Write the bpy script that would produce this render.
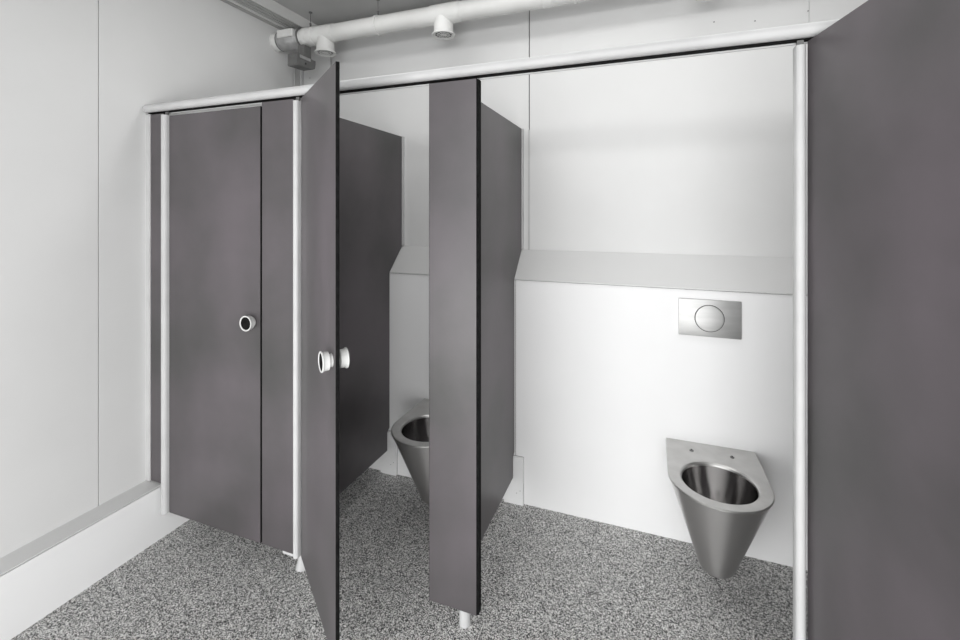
import bpy, bmesh, math, random
from mathutils import Vector, Matrix
S = bpy.context.scene
for o in list(bpy.data.objects): bpy.data.objects.remove(o)
C = S.collection
H = 1.47                      # eye height in metres; all coordinates below are given as multiples of it
PI = math.pi

# ------------------------------------------------------------------ camera
cd = bpy.data.cameras.new('camera'); cam = bpy.data.objects.new('camera', cd); C.objects.link(cam)
cam.location = (0, 0, H)
YAW = math.radians(20.5)
cam.rotation_euler = (math.radians(90), 0, YAW)
cd.sensor_width = 36; cd.lens = 449/960*36
cd.shift_y = -108/960
cd.clip_start = 0.02
S.camera = cam
# ------------------------------------------------------------------ world, lights, exposure
S.view_settings.view_transform = 'Standard'; S.view_settings.look = 'None'
S.view_settings.gamma = 1; S.view_settings.use_curve_mapping = False
S.view_settings.exposure = 0.08
w = bpy.data.worlds.new('overcast_sky'); S.world = w; w.use_nodes = True
bg = w.node_tree.nodes['Background']; bg.inputs['Color'].default_value = (0.96, 0.98, 1, 1); bg.inputs['Strength'].default_value = 2.0
def area(name, loc, target, sx, sy, power, col=(1, 1, 1), spread=180):
    l = bpy.data.lights.new(name, 'AREA'); l.shape = 'RECTANGLE'; l.size = sx; l.size_y = sy
    l.energy = power; l.color = col; l.spread = math.radians(spread)
    o = bpy.data.objects.new(name, l); C.objects.link(o); o.location = loc
    o.rotation_euler = (Vector(target)-Vector(loc)).to_track_quat('-Z', 'Y').to_euler()
    return o
YF = -.50                     # front wall (behind the camera), in eye heights
# daylight entering by the wide entrance behind the camera
area('entrance_daylight', (-0.34*H, YF*H+0.02, .56), (-0.34*H, 5, .56), 2.3, 1.0, 36, (1, 0.995, 0.985))
# glazed strip above the entrance
area('transom_daylight', (-0.05*H, YF*H+0.02, 1.45*H), (-0.05*H, 5, 1.40*H), 1.7, .28, 17, (1, 0.995, 0.985))
# added fill from above to brighten the stalls, no known lamp there
area('stall_fill_light', (-0.25*H, 1.12*H, 1.772*H), (-0.25*H, 1.12*H, 0), 2.3, 0.25, 9.5)

# ------------------------------------------------------------------ materials
def new_mat(name):
    m = bpy.data.materials.new(name); m.use_nodes = True
    nt = m.node_tree; b = nt.nodes['Principled BSDF']
    return m, nt, b
def N(nt, t, **kw):
    n = nt.nodes.new(t)
    for k, v in kw.items():
        if k in n.inputs.keys(): n.inputs[k].default_value = v
        else: setattr(n, k, v)
    return n
def mottled(name, c1, c2, scale=3, rough=0.4, metal=0, bump=0.0, bscale=200, detail=5, rv=0.0, spec=0.5, stretch=(1, 1, 1)):
    m, nt, b = new_mat(name)
    tc = N(nt, 'ShaderNodeTexCoord'); mp = N(nt, 'ShaderNodeMapping'); mp.inputs['Scale'].default_value = stretch
    nt.links.new(tc.outputs['Object'], mp.inputs['Vector'])
    no = N(nt, 'ShaderNodeTexNoise'); no.inputs['Scale'].default_value = scale; no.inputs['Detail'].default_value = detail
    nt.links.new(mp.outputs[0], no.inputs['Vector'])
    r = N(nt, 'ShaderNodeValToRGB'); r.color_ramp.elements[0].position = .35; r.color_ramp.elements[1].position = .65
    r.color_ramp.elements[0].color = (*c1, 1); r.color_ramp.elements[1].color = (*c2, 1)
    nt.links.new(no.outputs['Fac'], r.inputs['Fac']); nt.links.new(r.outputs['Color'], b.inputs['Base Color'])
    b.inputs['Metallic'].default_value = metal; b.inputs['Roughness'].default_value = rough
    b.inputs['Specular IOR Level'].default_value = spec
    if rv:
        mr = N(nt, 'ShaderNodeMapRange'); mr.inputs['To Min'].default_value = rough-rv; mr.inputs['To Max'].default_value = rough+rv
        nt.links.new(no.outputs['Fac'], mr.inputs['Value']); nt.links.new(mr.outputs[0], b.inputs['Roughness'])
    if bump:
        n2 = N(nt, 'ShaderNodeTexNoise'); n2.inputs['Scale'].default_value = bscale; n2.inputs['Detail'].default_value = 3
        nt.links.new(mp.outputs[0], n2.inputs['Vector'])
        bp = N(nt, 'ShaderNodeBump'); bp.inputs['Strength'].default_value = bump; bp.inputs['Distance'].default_value = .002
        nt.links.new(n2.outputs['Fac'], bp.inputs['Height']); nt.links.new(bp.outputs[0], b.inputs['Normal'])
    return m
M = {}
M['wall'] = mottled('white_wall_panel', (.66, .66, .655), (.70, .70, .695), 1.6, .5, rv=.05, spec=.3)
M['cistern'] = mottled('white_cistern_panel', (.85, .85, .85), (.87, .87, .87), 2, .55, spec=.3)
M['steel_sheet'] = mottled('brushed_sheet', (.63, .63, .625), (.65, .65, .645), 2, .5, 0)
M['ceiling'] = mottled('grey_ceiling', (.36, .36, .355), (.41, .41, .405), 3, .7)
M['beam'] = mottled('pale_beam', (.60, .60, .59), (.65, .65, .64), 3, .6)
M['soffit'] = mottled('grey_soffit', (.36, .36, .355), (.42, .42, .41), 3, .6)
M['panel'] = mottled('grey_laminate', (.054, .0525, .052), (.114, .099, .109), 1.7, .38, rv=.05, detail=7, bump=.05, bscale=400, spec=.6)
M['edge'] = mottled('black_core', (.004, .004, .004), (.010, .010, .010), 60, .8, spec=.1)
M['alu'] = mottled('anodised_aluminium', (.50, .50, .50), (.56, .56, .56), 6, .5, .0, spec=.4)
M['pipe'] = mottled('white_plastic_pipe', (.62, .62, .605), (.70, .70, .685), 5, .42)
M['clamp'] = mottled('zinc_clamp', (.42, .42, .42), (.55, .55, .55), 30, .4, .7)
M['box'] = mottled('grey_plastic', (.11, .11, .108), (.15, .15, .147), 20, .5)
M['knob'] = mottled('white_knob', (.66, .66, .65), (.72, .72, .71), 30, .4)
M['plate'] = mottled('satin_plate', (.40, .40, .395), (.47, .47, .465), 5, .42, .6, stretch=(1, 1, 6))
M['dark'] = mottled('dark_gap', (.01, .01, .01), (.015, .015, .015), 3, .8)
M['seam'] = mottled('grey_sealant', (.22, .22, .22), (.28, .28, .28), 10, .7)

def steel(name, aniso, r0, r1):
    m, nt, b = new_mat(name)
    tc = N(nt, 'ShaderNodeTexCoord'); mp = N(nt, 'ShaderNodeMapping'); mp.inputs['Scale'].default_value = (1, 1, .35)
    nt.links.new(tc.outputs['Object'], mp.inputs['Vector'])
    no = N(nt, 'ShaderNodeTexNoise'); no.inputs['Scale'].default_value = 26; no.inputs['Detail'].default_value = 8; no.inputs['Roughness'].default_value = .65
    nt.links.new(mp.outputs[0], no.inputs['Vector'])
    r = N(nt, 'ShaderNodeMapRange'); r.inputs['To Min'].default_value = r0; r.inputs['To Max'].default_value = r1
    nt.links.new(no.outputs['Fac'], r.inputs['Value']); nt.links.new(r.outputs[0], b.inputs['Roughness'])
    b.inputs['Anisotropic'].default_value = aniso; b.inputs['Anisotropic Rotation'].default_value = .25
    tg = N(nt, 'ShaderNodeTangent', direction_type='RADIAL', axis='Z'); nt.links.new(tg.outputs[0], b.inputs['Tangent'])
    b.inputs['Base Color'].default_value = (.58, .57, .565, 1); b.inputs['Metallic'].default_value = 1
    return m
M['steel'] = steel('brushed_stainless_steel', .9, .27, .33)
M['basin'] = steel('polished_stainless_steel', 0, .08, .2)
M['steel_rim'] = mottled('brushed_steel_rim', (.50, .495, .485), (.58, .575, .565), 14, .34, .95, rv=.05)

def floor_mat():
    m, nt, b = new_mat('speckled_floor')
    tc = N(nt, 'ShaderNodeTexCoord')
    vo = N(nt, 'ShaderNodeTexVoronoi'); vo.inputs['Scale'].default_value = 330
    nt.links.new(tc.outputs['Object'], vo.inputs['Vector'])
    sp = N(nt, 'ShaderNodeSeparateColor'); nt.links.new(vo.outputs['Color'], sp.inputs[0])
    r = N(nt, 'ShaderNodeValToRGB'); r.color_ramp.interpolation = 'CONSTANT'; e = r.color_ramp.elements
    e[0].position = 0; e[0].color = (.03, .03, .03, 1)
    e[1].position = .30; e[1].color = (.22, .218, .214, 1)
    e.new(.46).color = (.44, .437, .43, 1); e.new(.68).color = (.70, .695, .68, 1); e.new(.90).color = (.86, .855, .84, 1)
    nt.links.new(sp.outputs[0], r.inputs['Fac']); nt.links.new(r.outputs['Color'], b.inputs['Base Color'])
    b.inputs['Roughness'].default_value = .55
    return m
M['floor'] = floor_mat()

# ------------------------------------------------------------------ mesh helpers (coordinates in eye heights)
def bx(bm, x0, x1, y0, y1, z0, z1, bev=0, mi=0):
    r = bmesh.ops.create_cube(bm, size=1)
    vs = r['verts']
    for v in vs:
        v.co = Vector((x0+(v.co.x+.5)*(x1-x0), y0+(v.co.y+.5)*(y1-y0), z0+(v.co.z+.5)*(z1-z0)))*H
    fs = {f for v in vs for f in v.link_faces}
    for f in fs: f.material_index = mi
    if bev:
        es = {e for v in vs for e in v.link_edges}
        q = bmesh.ops.bevel(bm, geom=list(es), offset=bev*H, segments=2, affect='EDGES', profile=.6)
        for f in q['faces']: f.material_index = mi
def tube(bm, p0, p1, r0, r1=None, n=28, caps=True, mi=0):
    r1 = r0 if r1 is None else r1
    p0 = Vector(p0)*H; p1 = Vector(p1)*H; d = (p1-p0)
    q = d.to_track_quat('Z', 'Y').to_matrix().to_4x4(); q.translation = (p0+p1)/2
    g = bmesh.ops.create_cone(bm, cap_ends=caps, segments=n, radius1=r0*H, radius2=r1*H, depth=d.length, matrix=q)
    for f in {f for v in g['verts'] for f in v.link_faces}: f.material_index = mi
def lathe(bm, prof, p0, axis, n=32, mi=0):
    """revolve (distance along axis, radius) pairs about an axis starting at p0"""
    p0 = Vector(p0)*H; q = Vector(axis).to_track_quat('Z', 'Y')
    rings = []
    for (t, r) in prof:
        if r <= 1e-6: rings.append([bm.verts.new(p0+q@Vector((0, 0, t*H)))]); continue
        rings.append([bm.verts.new(p0+q@Vector((r*H*math.cos(2*PI*k/n), r*H*math.sin(2*PI*k/n), t*H))) for k in range(n)])
    for a, b in zip(rings, rings[1:]):
        for k in range(n):
            k2 = (k+1) % n
            if len(a) == 1 and len(b) == 1: continue
            if len(a) == 1: f = bm.faces.new((a[0], b[k], b[k2]))
            elif len(b) == 1: f = bm.faces.new((a[k], a[k2], b[0]))
            else: f = bm.faces.new((a[k], a[k2], b[k2], b[k]))
            f.material_index = mi
def prism(bm, pts, a0, a1, plane='yz', mi=0, bev=0):
    """extrude a polygon: plane yz along x, xz along y, xy along z"""
    def mk(u, v, a):
        return Vector({'yz': (a, u, v), 'xz': (u, a, v), 'xy': (u, v, a)}[plane])*H
    A = [bm.verts.new(mk(u, v, a0)) for u, v in pts]; B = [bm.verts.new(mk(u, v, a1)) for u, v in pts]
    n = len(pts); fs = [bm.faces.new(A), bm.faces.new(B[::-1])]
    for k in range(n): fs.append(bm.faces.new((A[k], B[k], B[(k+1) % n], A[(k+1) % n])))
    for f in fs: f.material_index = mi
    if bev:
        es = {e for f in fs for e in f.edges}
        bmesh.ops.bevel(bm, geom=list(es), offset=bev*H, segments=2, affect='EDGES')
def obj(name, bm, mats, parent=None, smooth=False, loc=None):
    bmesh.ops.recalc_face_normals(bm, faces=bm.faces)
    me = bpy.data.meshes.new(name); bm.to_mesh(me); bm.free()
    if smooth:
        for p in me.polygons: p.use_smooth = True
        me.set_sharp_from_angle(angle=math.radians(32))
    for mm in (mats if isinstance(mats, (list, tuple)) else [mats]): me.materials.append(mm)
    o = bpy.data.objects.new(name, me); C.objects.link(o)
    if parent:
        o.parent = parent; o.matrix_parent_inverse = parent.matrix_basis.inverted() if loc is None else Matrix()
    if loc is not None: o.location = Vector(loc)*H
    return o
def part(name, mats, parent, fn, smooth=False, local=True, **kw):
    bm = bmesh.new(); fn(bm); return obj(name, bm, mats, parent, smooth, loc=(0, 0, 0) if local else None, **kw)
def thing(name, label, cat, loc=(0, 0, 0), rotz=0, group=None):
    o = bpy.data.objects.new(name, None); C.objects.link(o)
    o.empty_display_size = .1
    o.location = Vector(loc)*H; o.rotation_euler = (0, 0, rotz); o['label'] = label; o['category'] = cat
    if group: o['group'] = group
    return o
def struct(name, mats, fn, label=None, cat=None, smooth=False):
    bm = bmesh.new(); fn(bm); o = obj(name, bm, mats, smooth=smooth); o['kind'] = 'structure'
    if label: o['label'] = label
    if cat: o['category'] = cat
    return o

# ------------------------------------------------------------------ the room
XL, XR = -1.45, .80           # left and right wall
YB, YC = 1.59, 1.493          # upper back wall, face of the cistern box
ZC = 1.805                    # ceiling
YD = .94                      # front plane of the cubicles
ZB, ZT = .094, 1.30           # bottom and top of doors and panels
ZL0, ZL1 = .768, .863         # ledge: front edge, back edge
T = .05                       # wall thickness
ZS = 1.763                    # underside of the duct along the left wall

struct('floor', M['floor'], lambda bm: bx(bm, XL-T, XR+T, YF-T-.8, YB+T, -T, 0), 'grey speckled vinyl floor under the toilet cubicles', 'floor')
struct('ceiling', M['ceiling'], lambda bm: bx(bm, XL-T, XR+T, YF-T, YB+T, ZC, ZC+T), 'flat grey ceiling above the white pipe', 'ceiling')

def wl(bm):
    g = .0012
    ys = [YF-T]; s = .8086
    seams = [s-1.7, s-.85, s, s+.80]
    bx(bm, XL-T, XL-.006, YF-T, YB+T, 0, ZC, mi=1)
    prev = YF-T
    for q in seams:
        if q > YB: break
        bx(bm, XL-.006, XL, prev, q-g, 0, ZC); prev = q+g
    bx(bm, XL-.006, XL, prev, YB+.002, 0, ZC)
struct('wall_left', [M['wall'], M['dark']], wl, 'white panelled wall on the left with a thin vertical joint', 'wall')
def wb(bm):
    g = .0018
    sx = -.2538*YB
    xs = [XL, sx, .448, XR+T]
    bx(bm, XL-T, XR+T, YB+.006, YB+T, 0, ZC, mi=1)
    for i, (a, b_) in enumerate(zip(xs, xs[1:])):
        gg = .0005 if i == 1 else g
        ga = .0005 if i == 2 else g
        bx(bm, a+(ga if i else 0), b_-(gg if i < 2 else 0), YB, YB+.006, 0, ZC)
struct('wall_back', [M['wall'], M['dark']], wb, 'white upper wall panels behind the cubicles', 'wall')
struct('wall_right', M['wall'], lambda bm: bx(bm, XR, XR+T, YF-T, YB+T, 0, ZC), 'white wall at the right end of the cubicles', 'wall')
def wf(bm):
    x0, x1, zt = -1.15, .58, 1.58
    bx(bm, XL-T, x0, YF-T, YF, 0, ZC); bx(bm, x1, XR+T, YF-T, YF, 0, ZC); bx(bm, x0, x1, YF-T, YF, zt, ZC)
struct('wall_front', M['wall'], wf, 'white wall with the wide entrance opposite the cubicles', 'wall')

# boxed-in cistern wall with its sloping metal ledge
def cist(bm):
    g = .0010
    bx(bm, XL, XR, YC+.004, YB, 0, ZL0-.006, mi=1)
    xs = [XL, -.936, -.428, .62, XR]
    for a, b_ in zip(xs, xs[1:]): bx(bm, a+g, b_-g, YC, YC+.004, .0, ZL0-.0028)
struct('trim_1', [M['cistern'], M['dark']], cist, 'white boxed-in lower wall behind the steel toilets', 'wall')
def ledge(bm):
    prism(bm, [(YC-.003, ZL0-.001), (YC-.003, ZL0+.003), (YB-.001, ZL1), (YB-.001, ZL0-.001)], XL, XR, 'yz')
struct('trim_2', M['steel_sheet'], ledge, 'sloping grey metal ledge on top of the boxed-in lower wall', 'ledge')
# baseboard box along the left wall
XB = -1.396
struct('baseboard_left', M['cistern'], lambda bm: bx(bm, XL, XB, YF, YC, 0, .160), 'high white boxed skirting along the left wall', 'skirting')
def bbcap(bm):
    prism(bm, [(XL, .163), (XB+.002, .163), (XB+.002, .167), (XL, .172)], YF, YC, 'xz')
    bx(bm, XL, XB-.003, YF, YC, .158, .1635, mi=1)
struct('trim_3', [M['steel_sheet'], M['dark']], bbcap, 'grey metal capping on the high left skirting', 'trim')
# duct along the top of the left wall, grooved underneath
XD = -1.334
def duct(bm):
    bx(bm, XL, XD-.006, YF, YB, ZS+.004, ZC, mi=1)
    bx(bm, XD-.006, XD, YF, YB, ZS, ZC, .001)
    n = 5
    for i in range(n):
        a = XL+.006+i*(XD-.01-XL-.006)/n
        bx(bm, a+.002, a+(XD-.01-XL-.006)/n-.003, YF, YB, ZS+.001, ZS+.005, mi=0 if i == 1 else 1)  # second strip takes the pale tone to paint in the groove's highlight
struct('trim_4', [M['beam'], M['soffit']], duct, 'pale boxed duct with grooved underside where left wall meets ceiling', 'duct')

# box-shaped cover pieces low on the wall under each partition
for xc, lab in ((-.928, 'low white cover box on the floor below the partition left of the half-hidden toilet'),
                (-.432, 'low white cover box on the floor below the partition beside the right stall')):
    bm = bmesh.new(); bx(bm, xc-.034, xc+.034, YC-.012, YC, 0, .160, .0006)
    bx(bm, xc-.0345, xc+.0345, YC-.0012, YC, 0, .1612, mi=1)
    o = obj('pipe_cover', bm, [M['cistern'], M['seam']]); o['label'] = lab; o['category'] = 'cover'
    bm = bmesh.new()
    for sx in (.012, .024): tube(bm, (xc+sx, YC-.0128, .030+sx*.8), (xc+sx, YC-.0118, .030+sx*.8), .0013, n=10)
    obj('screw', bm, M['seam'], o)

# screws in the upper wall
def wall_screw(x, z):
    bm = bmesh.new(); tube(bm, (x, YB-.001, z), (x, YB+.001, z), .0022, n=12)
    return bm
wbk = bpy.data.objects['wall_back']
def inv(u, y, D):
    """point of the plane y = D seen at a pixel of the photograph (used only to note where details sit)"""
    a = (u-480)/449; c, s = math.cos(YAW), math.sin(YAW)
    t = (a*c-s)/(c+a*s); Z = D*(c-s*t)
    return t*D, 1+(212-y)*Z/449
for (u, v) in ((808, 11), (714, 22), (755, 21), (310, 78)):
    x, z = inv(u, v, YB); obj('screw', wall_screw(x, z), M['seam'], wbk)

# wall strip covering the joint in the lower field of the back wall
bm = bmesh.new(); x = -.2538*YB; bx(bm, x-.004, x+.003, YB-.0035, YB, ZL1, 1.298, .0006)
o = obj('trim_5', bm, M['alu']); o['kind'] = 'structure'

# ------------------------------------------------------------------ cubicle parts
TH = .0075
def leaf(bm, L, z0=ZB, z1=ZT, th=TH, x0=0):
    """a laminate sheet: face material with black core edges"""
    bx(bm, x0, x0+L, 0, th, z0, z1, .0008, mi=1)
    bx(bm, x0+.0012, x0+L-.0012, -.0004, th+.0004, z0+.0008, z1-.0008, mi=0)
def knob(parent, x, z, both=True):
    for sgn in ((-1, 1) if both else (-1,)):
        bm = bmesh.new()
        y0 = 0 if sgn < 0 else TH
        pr = [(0, .014), (.0012, .014), (.0016, .0125), (.0055, .0125), (.0075, .0185), (.018, .0192), (.020, .0210), (.0224, .0210), (.0228, .0188), (.0215, .0175)]
        lathe(bm, pr, (x, y0, z), (0, sgn, 0), 36)
        k = obj('knob', bm, M['knob'], parent, True, loc=(0, 0, 0))
        bm = bmesh.new(); lathe(bm, [(.015, .0172), (.0210, .0172), (.0210, 0)], (x, y0, z), (0, sgn, 0), 30)
        obj('knob_cap', bm, M['edge'], k, True, loc=(0, 0, 0))
def door(x, y, L, ang, label, kx, kz, group='cubicle doors', z1=ZT):
    d = thing('cubicle_door', label, 'door', (x, y, 0), ang, group)
    part('door_panel', [M['panel'], M['edge']], d, lambda bm: leaf(bm, L, z1=z1))
    part('door_seal', M['edge'], d, lambda bm: bx(bm, L+.0002, L+.0012, .001, TH-.001, ZB+.002, z1-.002, .0008))
    for hz in (.30, .70, 1.12):
        def hg(bm):
            tube(bm, (.0032, TH+.0035, hz-.025), (.0032, TH+.0035, hz+.025), .0030, n=14)
            bx(bm, .002, .018, TH+.0005, TH+.0025, hz-.02, hz+.02, .0005)
        part('hinge', M['alu'], d, hg, True)
    if kx: knob(d, kx, kz)
    return d
def Xf(u, D=YD): return inv(u, 212, D)[0]
R3 = .0080
PX1, PX2, PX3 = Xf(165.5, YD-.003), Xf(296.6, YD-.003), Xf(800.2, YD-.003)
# door 1: closed
x0 = PX1+.0125; x1 = Xf(261)
door(x0, YD, x1-x0-.0012, 0, 'closed dark grey cubicle door with a round white knob, left end of the row', Xf(252.0)-x0, .697, z1=1.290)
# door 2: open towards the camera
x0 = PX2+R3+.0050
ez = .893; el = (335.8-480)/449*ez
ex, ey = el*math.cos(YAW)-ez*math.sin(YAW), el*math.sin(YAW)+ez*math.cos(YAW)
L2 = math.hypot(ex-x0, ey-YD); a2 = math.atan2(ey-YD, ex-x0)
door(x0, YD, L2, a2, 'grey cubicle door standing open towards the viewer, white knobs on both faces, top corner above the rail', L2-.030, .697)
# door 3: wide open at the right edge
x0 = PX3+.0115; a3 = math.atan2(-.14, .0274)
door(x0, YD, .60, a3, 'large open purplish grey cubicle door filling the right edge of the picture', .565, .697)

# fixed front panels
def fpanel(xa, xb, label, zb=ZB, seal=True, foot=None, channel=False, flared=False):
    t = thing('front_panel', label, 'panel', (xa, YD, 0), 0, 'fixed front panels')
    L = xb-xa
    part('panel_sheet', [M['panel'], M['edge']], t, lambda bm: leaf(bm, L, z0=zb))
    if seal:
        part('panel_seal', M['edge'], t, lambda bm: bx(bm, L+.0002, L+.0040, .001, TH+.0100, zb+.002, ZT-.002, .0006))
    if channel:
        part('wall_channel', M['alu'], t, lambda bm: bx(bm, -.0005, .0175, -.004, TH+.004, zb-.001, ZT, .001))
    if flared:
        def fl(bm): lathe(bm, [(0, 0), (0, .018), (.004, .0178), (.020, .0125), (.040, .0095), (ZB+.01, .0090), (ZB+.01, 0)], (-.912-xa, .070, 0), (0, 0, 1), 26)
        part('foot', M['alu'], t, fl, True)
        part('foot_bracket', M['alu'], t, lambda bm: bx(bm, L-.040, L, .001, .050, ZB-.008, ZB-.0005, .001))
    elif foot is not None:
        def ft(bm):
            lathe(bm, [(0, 0), (0, .0140), (.004, .0140), (.006, .0135), (ZB+.01, .0135), (ZB+.01, 0)], (foot, .070, 0), (0, 0, 1), 28)
        part('foot', M['alu'], t, ft, True)
    return t
fpanel(XL, PX1-.0110, 'narrow dark strip panel in an aluminium channel between the left wall and the first post', zb=.174, seal=False, channel=True)
fpanel(Xf(261.9), PX2-R3-.0030, 'narrow dark grey fixed panel between the closed door and the second post', flared=True)
fpanel(Xf(429.0), Xf(476.8), 'tall pale purplish fixed panel in the centre standing on one metal foot', foot=-.417-Xf(429))
fpanel(PX3+R3+.02, XR, 'fixed panel behind the big open door at the right', seal=False)

# posts
def post(x, label, zb=ZB, foot=False, r=R3, zt=1.292):
    t = thing('support_post', label, 'post', (x, YD-.002, 0), 0, 'aluminium cubicle posts')
    def f(bm):
        tube(bm, (0, -.002, zb), (0, -.002, zt), r, n=28)
        bx(bm, -r, r, -.002, TH+.004, zb, zt, .0008)
    part('tube', M['alu'], t, f, True)
    def cap(bm):
        bx(bm, -.004, .006, .001, .006, zt, zt+.014)
    part('top_bracket', M['box'], t, cap)
    return t
post(PX1, 'aluminium post at the left end, hinge side of the closed door', r=.0105)
post(PX2, 'slim bright aluminium post between the closed and the half open door')
post(PX3, 'thick white aluminium post beside the big open door on the right', r=.0080)

# top rail
rail = thing('top_rail', 'long rounded aluminium rail running above all cubicle doors', 'rail', (XL+.008, YD, 0))
LR = XR-XL-.008
def rl(bm):
    pr = []
    n = 10; h2 = .0118; d = .020
    for i in range(n+1):
        a = PI/2+PI*i/n; pr.append((-.006+math.cos(a)*.012, 1.3172+math.sin(a)*h2))
    pr += [(.022, 1.3172-h2), (.022, 1.3172+h2)]
    prism(bm, pr, 0, LR, 'yz')
part('rail_profile', M['alu'], rail, rl, True)
part('rail_gasket', M['edge'], rail, lambda bm: bx(bm, 0, LR, -.003, .018, 1.3028, 1.3055))
part('door_stop', M['alu'], rail, lambda bm: bx(bm, 0, LR, .010, .014, 1.2995, 1.3025))

# ------------------------------------------------------------------ partitions
def partition(x, label, ch=1):
    t = thing('partition_wall', label, 'partition', (x, 0, 0), 0, 'cubicle partitions')
    y0 = YD+TH+.004
    def f(bm):
        pts = [(y0, ZB), (YC-.020, ZB), (YC-.020, .163), (YC-.004, .175), (YC-.004, ZL0), (YB-.006, ZL1+.002), (YB-.006, ZT+.003), (y0, ZT+.003)]
        prism(bm, pts, -TH/2, TH/2, 'yz', mi=1)
        c = .0008
        p2 = [(y0+c, ZB+c), (YC-.020-c, ZB+c), (YC-.020-c, .163+c), (YC-.004-c, .175+c), (YC-.004-c, ZL0), (YB-.006-c, ZL1+.002), (YB-.006-c, ZT+.003-c), (y0+c, ZT+.003-c)]
        prism(bm, p2, -TH/2-.0005, TH/2+.0005, 'yz', mi=0)
    part('partition_sheet', [M['panel'], M['edge']], t, f)
    def chn(bm):
        a, b_ = TH/2+.001, TH/2+.0075
        bx(bm, a, b_, YB-.012, YB, ZL1+.004, ZT+.003, .0006)
        bx(bm, -b_, -a, YB-.012, YB, ZL1+.004, ZT+.003, .0006)
    part('wall_channel', M['alu'], t, chn)
    part('front_angle', M['alu'], t, lambda bm: bx(bm, -TH/2-.004, TH/2+.004, YD+TH, YD+TH+.004, ZB+.002, ZT, .0005))
    return t
partition(-.9305, 'dark grey partition seen behind the half open door, left of the half-hidden toilet')
partition(-.4345, 'grey partition behind the central front panel, left of the right stall')

partition(.785, 'grey partition closing the right stall behind the big open door')
# ------------------------------------------------------------------ steel toilets
def dshape(hw, yfront, yback, n, expo=2.0):
    """outline, x centred, from back right round the front to back left"""
    R = hw; yc = yfront+R*1.02
    pts = []
    pts.append((hw*.985, yback)); pts.append((hw*1.0, (yback+yc)/2+.02))
    for i in range(n+1):
        a = -PI*i/n
        pts.append((hw*math.cos(a), yc+R*1.02*math.sin(a)))
    pts.append((-hw*1.0, (yback+yc)/2+.02)); pts.append((-hw*.985, yback))
    return pts
def resample(pts, n):
    P = [Vector(p) for p in pts]; ds = [0]
    for a, b_ in zip(P, P[1:]): ds.append(ds[-1]+(b_-a).length)
    out = []
    for k in range(n):
        t = ds[-1]*k/(n-1); i = 0
        while i < len(ds)-2 and ds[i+1] < t: i += 1
        f = (t-ds[i])/max(1e-9, ds[i+1]-ds[i]); out.append(P[i].lerp(P[i+1], min(1, max(0, f))))
    return out
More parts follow.
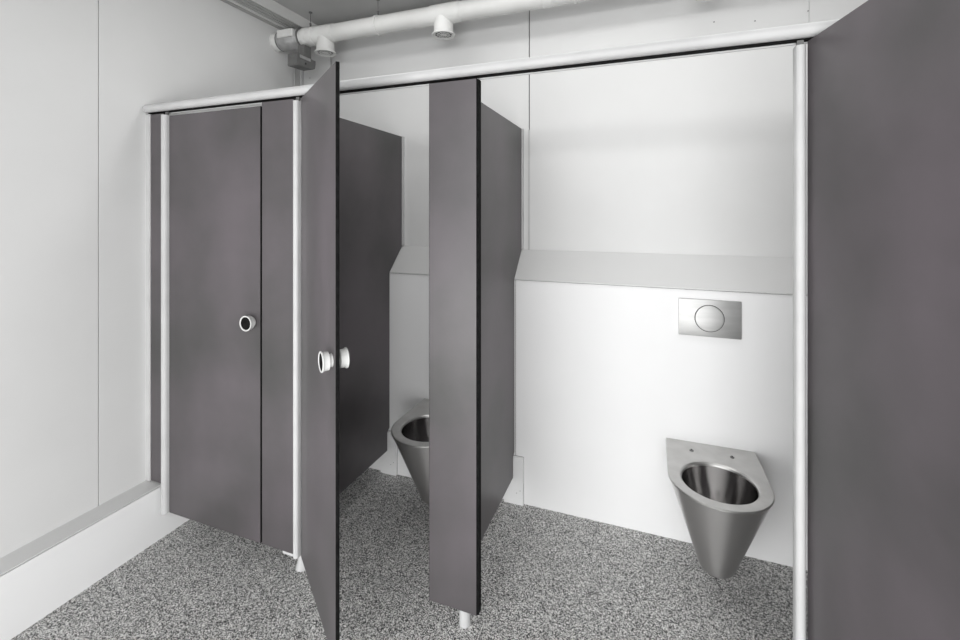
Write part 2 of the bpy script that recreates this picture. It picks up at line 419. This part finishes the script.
def make_toilet(x, label):
    t = thing('steel_toilet', label, 'toilet', (x, 0, 0), 0, 'wall hung steel toilets')
    yb, yf, hw, zt = YC, 1.178, .1205, .307
    NS = 64
    outer = resample(dshape(hw, yf, yb, 36), NS)
    # deck: flat plate with circular opening, lip turned down
    cx, cy, r = 0.0, 1.298, .0880
    def deck(bm):
        # angular samples around the opening; both loops are rays from the opening's centre
        n = 96
        def hit(a):
            d = Vector((math.cos(a), math.sin(a))); best = 9
            PP = [Vector(p) for p in dshape(hw, yf, yb, 48)]; PP.append(PP[0])
            for p, q in zip(PP, PP[1:]):
                e = q-p; den = d.x*e.y-d.y*e.x
                if abs(den) < 1e-9: continue
                w_ = p-Vector((cx, cy)); tt = (w_.x*e.y-w_.y*e.x)/den; uu = (w_.x*d.y-w_.y*d.x)/den
                if tt > 0 and -1e-6 <= uu <= 1+1e-6: best = min(best, tt)
            return d*best+Vector((cx, cy))
        ang = [2*PI*k/n for k in range(n)]
        for cxx, cyy in ((hw*.985, yb), (-hw*.985, yb)):
            ca = math.atan2(cyy-cy, cxx-cx) % (2*PI); k = min(range(n), key=lambda i: abs(ang[i]-ca)); ang[k] = ca
        ho = [hit(a) for a in ang]
        rings = []
        def ring(fn): rings.append([bm.verts.new(Vector(fn(k))*H) for k in range(n)])
        def dirc(k): return Vector((math.cos(ang[k]), math.sin(ang[k])))
        def off(k, s):
            v = ho[k]-Vector((cx, cy)); return Vector((cx, cy))+v*(1-s/v.length)
        ring(lambda k: (*off(k, .004), zt-.0062))
        ring(lambda k: (*off(k, .0004), zt-.0060))
        ring(lambda k: (*off(k, -.0004), zt-.0050))
        ring(lambda k: (*off(k, -.0004), zt-.0014))
        ring(lambda k: (*off(k, .0012), zt))
        ring(lambda k: (*(Vector((cx, cy))+dirc(k)*(r+.009)), zt-.0002))
        ring(lambda k: (*(Vector((cx, cy))+dirc(k)*(r+.004)), zt-.0010))
        ring(lambda k: (*(Vector((cx, cy))+dirc(k)*(r)), zt-.0045))
        ring(lambda k: (*(Vector((cx, cy))+dirc(k)*(r-.001)), zt-.009))
        for A, B in zip(rings, rings[1:]):
            for k in range(n): bm.faces.new((A[k], A[(k+1) % n], B[(k+1) % n], B[k]))
    part('rim', M['steel_rim'], t, deck, True)
    # inner basin
    def basin(bm):
        n = 64; prof = [(zt-.007, .0878, 0), (zt-.020, .0860, .0), (zt-.050, .0790, .004), (zt-.085, .0650, .010), (zt-.120, .0480, .018), (zt-.145, .033, .024), (zt-.158, .018, .026), (zt-.160, .001, .026)]
        rings = []
        for z, rr, dy in prof:
            rings.append([bm.verts.new(Vector((cx+rr*math.cos(2*PI*k/n), cy+dy+rr*math.sin(2*PI*k/n), z))*H) for k in range(n)])
        for A, B in zip(rings, rings[1:]):
            for k in range(n): bm.faces.new((A[k], A[(k+1) % n], B[(k+1) % n], B[k]))
    part('basin', M['basin'], t, basin, True)
    # tapering outer shell
    def shell(bm):
        zb = .062; yc2 = 1.338; rb = .043
        lv = [0, .012, .05, .12, .22, .34, .48, .62, .76, .88, .97, 1.0]
        n2 = NS
        rings = []
        m_ = 44
        R = hw*.985; yc = yf+hw*1.02
        top, base = [], []
        for k in range(9):
            f_ = k/8; top.append(Vector((R, yb-(yb-yc)*f_))); a_ = math.radians(70*(1-f_)); base.append(Vector((rb*math.cos(a_), yc2+rb*math.sin(a_))))
        for k in range(1, m_):
            a_ = -PI*k/m_; top.append(Vector((R*math.cos(a_), yc+hw*1.005*math.sin(a_)))); base.append(Vector((rb*math.cos(a_), yc2+rb*math.sin(a_))))
        for k in range(9):
            f_ = 1-k/8; top.append(Vector((-R, yb-(yb-yc)*f_))); a_ = math.radians(180+70*(f_-1)); a_ = PI-math.radians(70*(1-f_)); base.append(Vector((rb*math.cos(a_), yc2+rb*math.sin(a_))))
        n2 = len(top)
        for s in lv:
            z = (zt-.0055)*(1-s)+zb*s
            row = []
            for k in range(n2):
                p = top[k].lerp(base[k], s*.995 if s < 1 else 1)
                row.append(bm.verts.new(Vector((p.x, p.y, z))*H))
            rings.append(row)
        for A, B in zip(rings, rings[1:]):
            for k in range(n2-1): bm.faces.new((A[k], A[k+1], B[k+1], B[k]))
            bm.faces.new((A[n2-1], A[0], B[0], B[n2-1]))      # back, towards the wall
        low = [bm.verts.new(v.co+Vector((0, 0, -.004*H))+((Vector((0, yc2, zb))*H-v.co)*.06)) for v in rings[-1]]
        for k in range(n2): bm.faces.new((rings[-1][k], rings[-1][(k+1) % n2], low[(k+1) % n2], low[k]))
        bm.faces.new(low)
    part('bowl', M['steel'], t, shell, True)
    def br(bm): bx(bm, -.06, .06, 1.40, YC, .12, .28, .003)
    part('wall_bracket', M['steel'], t, br)
    for sx in (-.052, .052):
        def pg(bm, sx=sx):
            lathe(bm, [(0, .0058), (.0016, .0058), (.0022, .0048), (.0022, 0)], (sx, 1.437, zt-.0005), (0, 0, 1), 16)
            bx(bm, sx-.002, sx+.002, 1.4365, 1.4385, zt+.001, zt+.0045)
        part('fixing_bolt', M['box'], t, pg, True)
    return t
make_toilet(.171, 'conical stainless steel toilet in the open right stall, below the flush plate')
make_toilet(-.661, 'stainless steel toilet in the middle stall, half hidden behind the central panel')

# ------------------------------------------------------------------ flush plate
fp = thing('flush_plate', 'rectangular brushed metal flush plate with one round button above the right toilet', 'flush plate', (.171, YC, .684))
def pl(bm):
    bx(bm, -.0838, .0838, -.0075, 0, -.0548, .0548, .0016)
part('plate', M['plate'], fp, pl, True)
part('button_gap', M['dark'], fp, lambda bm: tube(bm, (0, -.0080, 0), (0, -.006, 0), .0402, n=48))
def bt(bm): lathe(bm, [(0, .0388), (.0022, .0388), (.0034, .0375), (.0042, .030), (.0046, 0)], (0, -.0070, 0), (0, -1, 0), 48)
part('button', M['plate'], fp, bt, True)

# ------------------------------------------------------------------ ventilation pipe
YP, ZP, RP = 1.455, 1.706, .0330
vp = thing('ventilation_pipe', 'long white plastic exhaust pipe hung under the ceiling with downward vents', 'pipe', (XL, YP, ZP))
LP = XR-XL
part('pipe', M['pipe'], vp, lambda bm: tube(bm, (0.0, 0, 0), (LP, 0, 0), RP, n=40), True)
def ringp(name, xa, xb, r, mat='pipe', lip=.0015):
    def f(bm):
        lathe(bm, [(0, RP-.001), (0, r-lip*.6), (lip, r), (xb-xa-lip, r), (xb-xa, r-lip*.6), (xb-xa, RP-.001)], (xa-XL, 0, 0), (1, 0, 0), 40)
    return part(name, M[mat], vp, f, True)
ringp('wall_sleeve', XL+.0, XL+.030, .0375)
ringp('joint_ring', XL+.0285, XL+.0345, .0395, 'box')
ringp('joint_ring', XL+.1345, XL+.139, .0405, 'box')
dmp = ringp('damper_collar', XL+.034, XL+.135, .0400, 'clamp')
def plate(bm):
    bx(bm, .048, .115, -.046, -.036, -.004, .026, .0012)
    bx(bm, .117, .128, -.047, -.036, -.006, .024, .0012)
part('collar_plate', M['pipe'], dmp, plate)
ringp('coupling', XL+.150, XL+.170, .0365)
ringp('coupling', XL+.180, XL+.200, .0365)
for u0, u1 in ((449, 461), (543, 552)):
    ringp('coupling', inv(u0, 0, YP)[0], inv(u1, 0, YP)[0], .0348)
def vent(x):
    def body(bm):
        tube(bm, (x-.045-XL, 0, 0), (x+.045-XL, 0, 0), RP+.0022, n=36)
        lathe(bm, [(0, .0318), (.036, .0318), (.037, .0345), (.062, .0345), (.067, .0362), (.073, .0415), (.0765, .0415), (.0765, .0335), (.070, .0325)], (x-XL, 0, 0), (0, 0, -1), 36)
    v = part('vent_nozzle', M['pipe'], vp, body, True)
    def gr(bm):
        for rr in (.009, .020, .030): lathe(bm, [(-.0750, rr), (-.0750, rr+.0022), (-.073, rr+.0022), (-.073, rr), (-.0750, rr)], (x-XL, 0, 0), (0, 0, 1), 30)
        for k in range(6):
            a = PI*k/6; c_, s_ = math.cos(a)*.033, math.sin(a)*.033
            tube(bm, (x-XL-c_, -s_, -.0742), (x-XL+c_, s_, -.0742), .0010, n=6)
    part('grille', M['pipe'], v, gr)
    part('grille_opening', M['dark'], v, lambda bm: tube(bm, (x-XL, 0, -.0715), (x-XL, 0, -.070), .0325, n=30))
for x in (-1.199, -.683, .169): vent(x)
def hanger(x):
    def cl(bm): lathe(bm, [(0, RP), (0, RP+.0035), (.010, RP+.0035), (.010, RP)], (x-XL-.005, 0, 0), (1, 0, 0), 36)
    c_ = part('pipe_clamp', M['pipe'], vp, cl, True)
    def rod(bm):
        zt_ = ZC-ZP-.0
        tube(bm, (x-XL, 0, RP+.002), (x-XL, 0, RP+.016), .0035, n=12)
        g = bmesh.ops.create_uvsphere(bm, u_segments=10, v_segments=8, radius=.0045*H, matrix=Matrix.Translation(Vector((x-XL, 0, RP+.018))*H))
        tube(bm, (x-XL, 0, RP+.018), (x-XL, 0, zt_-.001), .0014, n=10)
        tube(bm, (x-XL, 0, zt_-.004), (x-XL, 0, zt_-.0002), .007, n=16)
    part('hanger_rod', M['box'], c_, rod, True)
for u in (310.5, 378): hanger(inv(u, 0, YP)[0])
hanger(inv(575, 0, YP)[0])

# grey actuator box under the pipe end, with conduits
ab = thing('actuator_box', 'small dark grey damper control box under the left end of the white pipe', 'control box', (-1.290, 1.375, 1.592))
def abx(bm):
    prism(bm, [(0, -.024), (.085, -.018), (.100, -.010), (.104, .022), (0, .024)], -.024, .024, 'yz', bev=.0015)
part('housing', M['box'], ab, abx)
def abl(bm):
    bx(bm, .024, .027, .012, .070, .008, .020, .001)
    for i in range(4): bx(bm, .0268, .0285, .016+i*.013, .024+i*.013, .010, .018, .0005)
part('terminal_strip', M['clamp'], ab, abl)
def abd(bm): tube(bm, (.0235, .045, -.006), (.0250, .045, -.006), .0042, n=14)
part('screw_hole', M['dark'], ab, abd)
part('bracket', M['box'], ab, lambda bm: bx(bm, -.016, .016, .045, .085, .022, .0720, .001))
for u, r, lab, zt_ in ((294.5, .0026, 'thinner of two pale conduits running down below the grey control box', 1.588), (302.0, .0050, 'thicker of two pale conduits running down below the grey control box', 1.588), (330.8, .0024, 'thin white conduit on the back wall below the first vent, beside the open door', 1.66)):
    bm = bmesh.new()
    if u < 299:      # on the left wall, just before the corner
        x, y = XL+.006, 1.551
        for zz in (1.0, 1.40): bx(bm, XL, x+r*1.1, y-r*1.6, y+r*1.6, zz, zz+.006)
    else:
        x, y = inv(u, 80, YB-.006)[0], YB-.006
        for zz in (1.0, 1.40): bx(bm, x-r*1.6, x+r*1.6, y-r*1.1, YB, zz, zz+.006)
    tube(bm, (x, y, ZL1+.01), (x, y, zt_+.06), r, n=14)
    o = obj('conduit', bm, M['alu'], smooth=True); o['label'] = lab; o['category'] = 'conduit'; o['group'] = 'conduits in the back corner'

# unseen lamp housing, added to go with the stall fill above the cubicles
lm = thing('added_fill_lamp', 'unseen long white lamp housing added above the cubicles for the stall fill light', 'lamp', (-.25, 1.12, 1.778))
part('housing', M['pipe'], lm, lambda bm: bx(bm, -.80, .80, -.09, .09, .0, .0268, .003))
